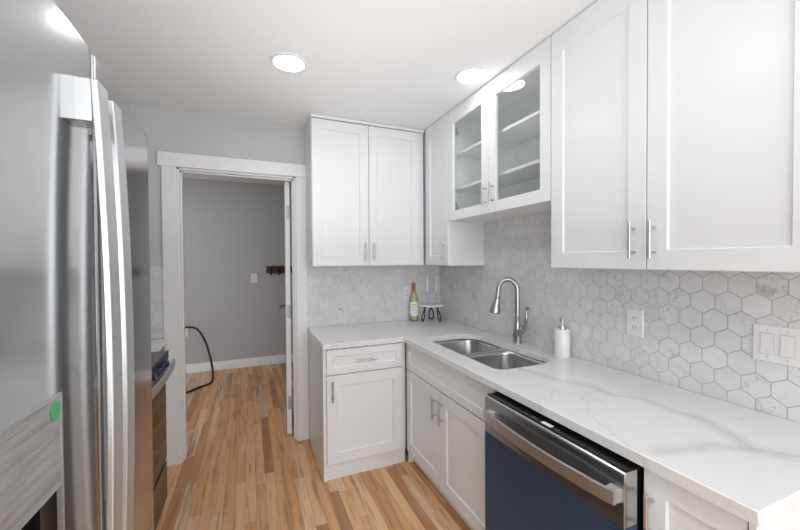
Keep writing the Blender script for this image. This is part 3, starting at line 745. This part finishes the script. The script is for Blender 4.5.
# ------------------------------------------------------------------ dishwasher, door a little ajar
DX = .945; dy0, dy1 = .6665, 1.303
t = thing('dishwasher', 'stainless dishwasher with curved bar handle and blue film on its door', 'dishwasher', (1.3, 1.0, 0))
obj('tub', bx(BX + .01, R - .03, dy0 + .008, dy1 + .004, .08, .866), MAT['grey_side'], t)
prof = [(DX, .10), (DX, .851), (DX + .004, .860), (DX + .012, .864), (DX + .054, .864), (DX + .054, .10)]
b = BM(); prism(b, [(a, c_) for a, c_ in prof], dy0, dy1, 'y')
dr = obj('door', b, MAT['steel_h'], t, bevel=.0015)
obj('inner_door', bx(DX + .0545, BX + .009, dy0 + .010, dy1 - .004, .12, .8635), MAT['black_plastic'], t)
obj('control_strip', bx(DX + .011, DX + .075, dy0 + .001, dy1 - .001, .8642, .868), MAT['black_plastic'], t, bevel=.001)
obj('tub_lip', bx(BX - .012, BX + .012, dy0 + .004, dy1 + .008, .862, .8665), MAT['black_plastic'], t)
cs = DX + .027
for yy, w_, dd in ((1.035, .022, .006), (.972, .046, .009), (.925, .014, .005), (.90, .010, .003), (1.08, .014, .004)):
    obj('display' if w_ > .031 else 'marking', bx(cs - dd, cs + dd, yy - w_ / 2, yy + w_ / 2, .8681, .8685), MAT['display' if w_ > .031 else 'knob_steel'], t)
obj('film', bx(DX - .0014, DX - .0004, dy0 + .001, dy1 - .001, .10, .708), MAT['blue_film'], dr, label='dark blue protective film')
obj('film', bx(DX - .0004, DX + .052, dy0 - .0012, dy0 - .0004, .10, .708), MAT['blue_film'], dr, label='dark blue protective film')
# handle: a flat blade bowed outwards in plan
b = BM(); n = 24; fr_, bk = [], []
for k in range(n + 1):
    s = k / n; yy = dy0 + .004 + s * (dy1 - dy0 - .040); bow = (1 - (2 * s - 1) ** 2) * .022
    end = min(s, 1 - s) * n; o_ = .040 if end >= 1 else .040 - (1 - end) * .004
    fr_.append((DX - o_ - bow, yy)); bk.append((DX - o_ - bow + .011, yy))
prism(b, fr_ + bk[::-1], .782, .822)
hn = obj('handle', b, MAT['pull_steel'], dr, bevel=.0015)
for yy in (dy0 + .006, dy1 - .074):
    obj('handle_mount', prism(BM(), [(DX, yy), (DX, yy + .034), (DX - .031, yy + .030), (DX - .031, yy + .004)], .780, .818), MAT['handle_steel'], hn, bevel=.002)
obj('toe_panel', bx(BX + .04, BX + .055, dy0, dy1, 0, .098), MAT['black_plastic'], t)

# ------------------------------------------------------------------ wall plates
def plate(M, u, v, w, h, name, label, cat, base):
    t = thing(name, label, cat, base)
    bm = shaker(M, u - w / 2, u + w / 2, v - h / 2, v + h / 2, t=.006, s=.0035, rec=-.0, b=.0025)
    obj('cover_plate', bm, MAT['plastic_white'], t)
    return t
def uvbox(bm, M, u0, u1, v0, v1, w0, w1):
    vs = [bm.verts.new(M(u, v, w)) for u in (u0, u1) for v in (v0, v1) for w in (w0, w1)]
    for f in ((0, 1, 3, 2), (4, 6, 7, 5), (0, 4, 5, 1), (2, 3, 7, 6), (0, 2, 6, 4), (1, 5, 7, 3)): bm.faces.new([vs[i] for i in f])
    return bm
def receptacle(M, u, v, t):
    for s in (-1, 1):
        r_ = obj('receptacle', uvbox(BM(), M, u - .017, u + .017, v + s * .0205 - .0145, v + s * .0205 + .0145, .006, .0075), MAT['plastic_white'], t, bevel=.002)
        b = BM()
        for a in (-.006, .006): uvbox(b, M, u + a - .0012, u + a + .0012, v + s * .0205 - .001, v + s * .0205 + .008, .0075, .0078)
        uvbox(b, M, u - .002, u + .002, v + s * .0205 - .010, v + s * .0205 - .006, .0075, .0078)
        obj('slots', b, MAT['plastic_slot'], r_)
M = face_left(R - .009)
t = plate(M, 1.121, 1.158, .078, .125, 'wall_outlet', 'white double outlet on the tile between soap dispenser and switches', 'outlet', (R - .01, 1.121, 1.10)); receptacle(M, 1.121, 1.158, t)
t = plate(M, .630, 1.160, .126, .128, 'light_switch', 'white double rocker switch plate on the tile at the right edge', 'light switch', (R - .01, .632, 1.10))
for u in (.654, .602):
    obj('rocker_gap', uvbox(BM(), M, u - .0185, u + .0185, 1.1230, 1.1970, .0059, .0063), MAT['plastic_grey'], t)
    bm = BM(); vs = [bm.verts.new(M(a, c_, w_)) for a in (u - .0165, u + .0165) for c_, w_ in ((1.125, .0062), (1.125, .0115), (1.160, .0078), (1.195, .0090), (1.195, .0062))]
    bm.faces.new(vs[0:5]); bm.faces.new(vs[5:10])
    for q in range(5): bm.faces.new((vs[q], vs[(q + 1) % 5], vs[5 + (q + 1) % 5], vs[5 + q]))
    rk = obj('rocker', bm, MAT['plastic_white'], t)
    for q in (-1, 1): obj('screw', uvbox(BM(), M, u - .002, u + .002, 1.160 + q * .048 - .002, 1.160 + q * .048 + .002, .006, .0067), MAT['plastic_grey'], t)
M = face_front(D - .009)
t = plate(M, 1.318, 1.158, .078, .125, 'wall_outlet', 'white outlet on the far tile half hidden behind the wine bottle', 'outlet', (1.318, D - .01, 1.10)); receptacle(M, 1.318, 1.158, t)
M = face_front(HY)
t = plate(M, .053, 1.225, .078, .125, 'wall_outlet', 'white outlet on the grey hall wall left of the coat rack', 'outlet', (.053, HY, 1.16)); receptacle(M, .053, 1.225, t)
t = plate(M, -.795, .545, .085, .130, 'wall_outlet', 'white outlet low on the hall wall where the black cord plugs in', 'outlet', (-.795, HY, .48)); receptacle(M, -.795, .545, t)
# coat rack
t = thing('coat_rack', 'small dark red-brown wooden coat rack with black hooks on the hall wall', 'coat rack', (.40, HY, 1.25))
obj('board', bx(.212, .60, HY - .022, HY, 1.290, 1.382), MAT['dark_wood'], t, bevel=.003)
obj('ledge', bx(.206, .606, HY - .050, HY, 1.378, 1.392), MAT['dark_wood'], t, bevel=.002)
for u in (.275, .385, .495):
    obj('hook', tube(BM(), smoothpath([(u, HY - .022, 1.345), (u, HY - .045, 1.32), (u, HY - .055, 1.285), (u, HY - .085, 1.275), (u, HY - .10, 1.305)], 5), .013, 10), MAT['iron'], t)
# cord
pts = [(-.795, HY - .012, .565), (-.80, HY - .07, .600), (-.74, HY - .13, .622), (-.630, 5.18, .61), (-.535, 5.08, .49), (-.465, 4.98, .30), (-.430, 4.90, .12), (-.440, 4.83, .014), (-.56, 4.68, .0135), (-.68, 4.54, .0135), (-.90, 4.38, .0135), (-1.2, 4.3, .0135)]
o = obj('power_cord', tube(BM(), smoothpath(pts, 10), .0125, 10), MAT['rubber']); tag(o, 'thick black cord looping from the hall wall down to the wood floor', 'cord')

# ------------------------------------------------------------------ refrigerator
FY0, FY1, FS = .29, 1.224, .766      # near end, far end, seam between doors
FZ = 1.810
def fx_at(y): u = (y - FS) / .49; return -.240 - .026 * u * u
t = thing('refrigerator', 'tall stainless French-door refrigerator with two bowed handles, on the left', 'refrigerator', (-.7, .77, 0))
obj('body', bx(-1.10, -.352, FY0 + .004, FY1 - .004, .03, 1.795), MAT['grey_side'], t, bevel=.004)
def curved(y0_, y1_, z0, z1, n=22, e=.006):
    front = []
    for k in range(n + 1):
        yy = y0_ + (y1_ - y0_) * k / n; front.append((fx_at(yy), yy))
    # ease both vertical edges
    f2 = [(front[0][0] - e, y0_)] + [(front[0][0] - e * .3, y0_ + e * .3)] + [(fx_at(y0_ + e), y0_ + e)] + [p_ for p_ in front if y0_ + e * 1.5 < p_[1] < y1_ - e * 1.5] + [(fx_at(y1_ - e), y1_ - e), (front[-1][0] - e * .3, y1_ - e * .3), (front[-1][0] - e, y1_)]
    return prism(BM(), f2 + [(-.345, y1_), (-.345, y0_)], z0, z1)
ds = []
for nm, ya, yb in (('near', FY0, FS - .003), ('far', FS + .003, FY1)):
    ds.append(obj('door', curved(ya, yb, .745, FZ), MAT['fridge_steel'], t, bevel=.002, angle=25))
fz = obj('freezer_drawer', curved(FY0, FY1, .07, .735, 40), MAT['fridge_steel'], t, bevel=.002, angle=25)
# dispenser recess in the near door
y0_, y1_, z0_, z1_ = .39, .633, .90, 1.278
def plate_curved(ya, yb, za, zb, out, depth, n=10):
    fr = [(fx_at(ya + (yb - ya) * k / n) + out, ya + (yb - ya) * k / n) for k in range(n + 1)]
    bk_ = [(a - depth, b_) for a, b_ in fr]
    return prism(BM(), fr + bk_[::-1], za, zb)
bev = ds[0].modifiers.get('bevel'); ds[0].modifiers.remove(bev)
cut(ds[0], bx(-.31, -.20, y0_, y1_ - .004, z0_, 1.150))
dp = obj('dispenser', plate_curved(y0_ + .002, y1_ - .006, 1.152, z1_ - .003, .0012, .003), MAT['dispenser_film'], ds[0], label='grey film-covered control panel')
b = BM()
for bm_ in (plate_curved(y1_ - .005, y1_, z0_, z1_, .0025, .006, 3), plate_curved(y0_, y1_ - .005, z1_ - .003, z1_, .0025, .006), plate_curved(y0_, y1_ - .005, z0_ - .003, z0_, .0025, .006)):
    me = bpy.data.meshes.new('tmp'); bm_.to_mesh(me); bm_.free(); b.from_mesh(me); bpy.data.meshes.remove(me)
obj('dispenser_frame', b, MAT['handle_steel'], dp)
b = BM(); box(b, -.309, -.306, y0_ + .001, y1_ - .005, z0_ + .001, 1.149); box(b, -.306, -.262, y1_ - .008, y1_ - .005, z0_ + .001, 1.149); box(b, -.306, -.262, y0_ + .001, y0_ + .004, z0_ + .001, 1.149); box(b, -.306, -.262, y0_ + .004, y1_ - .008, z0_ + .001, z0_ + .004)
box(b, -.306, -.262, y0_ + .004, y1_ - .008, 1.146, 1.149)
obj('dispenser_cavity', b, MAT['black_plastic'], dp)
b = BM(); yc_, zc_ = .616, 1.262
prism(b, [(yc_ + .011 * math.cos(2 * PI * k / 20), zc_ - .004 + .012 * math.sin(2 * PI * k / 20)) for k in range(20)], fx_at(yc_) + .0014, fx_at(yc_) + .0022, 'x')
obj('sticker', b, MAT['green_dot'], dp, label='round green sticker')
# bowed handles
def fhandle(ya, yb, door_, xf, z1):
    n = 28; z0 = .80; b = BM(); xo = xf - .036
    pf, pb = [], []
    for k in range(n + 1):
        s = k / n; zz = z0 + (z1 - z0) * s; bow = (1 - (2 * s - 1) ** 2) * .0135
        pf.append((xo + .036 + bow, zz)); pb.append((xo + .025 + bow, zz))
    fs = prism(b, pf + pb[::-1], ya, yb, 'y')
    hh = obj('handle', b, MAT['handle_steel'], door_, bevel=.003)
    for zz in (z0, z1 - .066):
        obj('handle_mount', bx(-.246, xo + .028, ya + .001, yb - .001, zz, zz + .066), MAT['handle_steel'], hh, bevel=.002)
fhandle(.693, .737, ds[0], -.2125, 1.738); fhandle(.785, .829, ds[1], -.2185, 1.742)
# freezer handle
b = BM(); n = 30; pf, pb = [], []
for k in range(n + 1):
    s = k / n; yy = .40 + .745 * s; bow = (1 - (2 * s - 1) ** 2) * .01
    pf.append((fx_at(yy) + .040 + bow, yy)); pb.append((fx_at(yy) + .026 + bow, yy))
hh = obj('handle', prism(BM(), pf + pb[::-1], .635, .662), MAT['handle_steel'], fz, bevel=.003)
for yy in (.402, 1.11): obj('handle_mount', bx(fx_at(yy) - .004, fx_at(yy) + .028, yy, yy + .033, .637, .660), MAT['handle_steel'], hh, bevel=.002)
for yy in (FY0 + .02, FY1 - .09): obj('hinge_cover', bx(-.42, -.30, yy, yy + .07, FZ + .001, FZ + .018), MAT['grey_side'], t, bevel=.004)

# ------------------------------------------------------------------ range
RY0, RY1, RXF = 1.735, 2.515, -.472
t = thing('range', 'slide-in stainless range with black glass oven door beside the refrigerator', 'range', (-.8, 2.1, 0))
obj('body', bx(-1.115, RXF - .03, RY0, RY1, .02, .905), MAT['grey_side'], t)
obj('cooktop', bx(-1.115, -.461, RY0 - .004, RY1 + .004, .907, .926), MAT['oven_black'], t, bevel=.002)
obj('cooktop_trim', bx(-.460, -.455, RY0 - .004, RY1 + .004, .882, .927), MAT['black_plastic'], t, bevel=.001)
cp = obj('control_panel', prism(BM(), [(-.52, .905), (-.461, .881), (-.448, .850), (-.52, .850)], RY0, RY1, 'y'), MAT['film_panel'], t, label='steel panel under blue protective film')
nrm = Vector((.046, 0, .012)).normalized()
for yy in (1.83, 1.93, 2.03, 2.33, 2.43):
    c0 = Vector((-.454, yy, .866))
    obj('knob', tube(BM(), [c0, c0 + nrm * .004, c0 + nrm * .0045, c0 + nrm * .014, c0 + nrm * .016], [.017, .017, .014, .013, .011], 20), MAT['blue_knob'], cp)
od = obj('oven_door', bx(RXF - .028, RXF, RY0 + .002, RY1 - .002, .285, .840), MAT['dark_steel'], t, bevel=.003)
obj('window', bx(RXF + .0004, RXF + .003, RY0 + .012, RY1 - .012, .30, .80), MAT['oven_black'], od, label='black reflective glass')
b = BM(); n = 26; pf, pb = [], []
for k in range(n + 1):
    s = k / n; yy = RY0 + .02 + (RY1 - RY0 - .04) * s; bow = (1 - (2 * s - 1) ** 2) * .016
    pf.append((RXF + .056 + bow, yy)); pb.append((RXF + .040 + bow, yy))
hh = obj('handle', prism(BM(), pf + pb[::-1], .842, .878), MAT['handle_steel'], od, bevel=.004)
for yy in (RY0 + .022, RY1 - .055): obj('handle_mount', bx(RXF, RXF + .050, yy, yy + .033, .815, .8415), MAT['handle_steel'], hh, bevel=.002)
obj('drawer', bx(RXF - .028, RXF + .001, RY0 + .002, RY1 - .002, .05, .268), MAT['dark_steel'], t, bevel=.003)
obj('plinth', bx(-1.0, RXF - .05, RY0 + .02, RY1 - .02, 0, .05), MAT['black_plastic'], t)

# filler cabinet and worktop between the range and the doorway wall
t = thing('narrow_base_cabinet', 'narrow white base cabinet between the range and the doorway casing', 'cabinet', (-.85, 2.76, 0))
obj('body', bx(XL, -.578, RY1 + .008, D - .0, 0, ZC - .0345), cab, t, bevel=.001)
o = obj('worktop', bx(XL, -.545, RY1 + .008, D - .0235, ZC - .034, ZC), MAT['quartz'], bevel=.002)
tag(o, 'short piece of white quartz worktop between range and doorway wall', 'worktop')
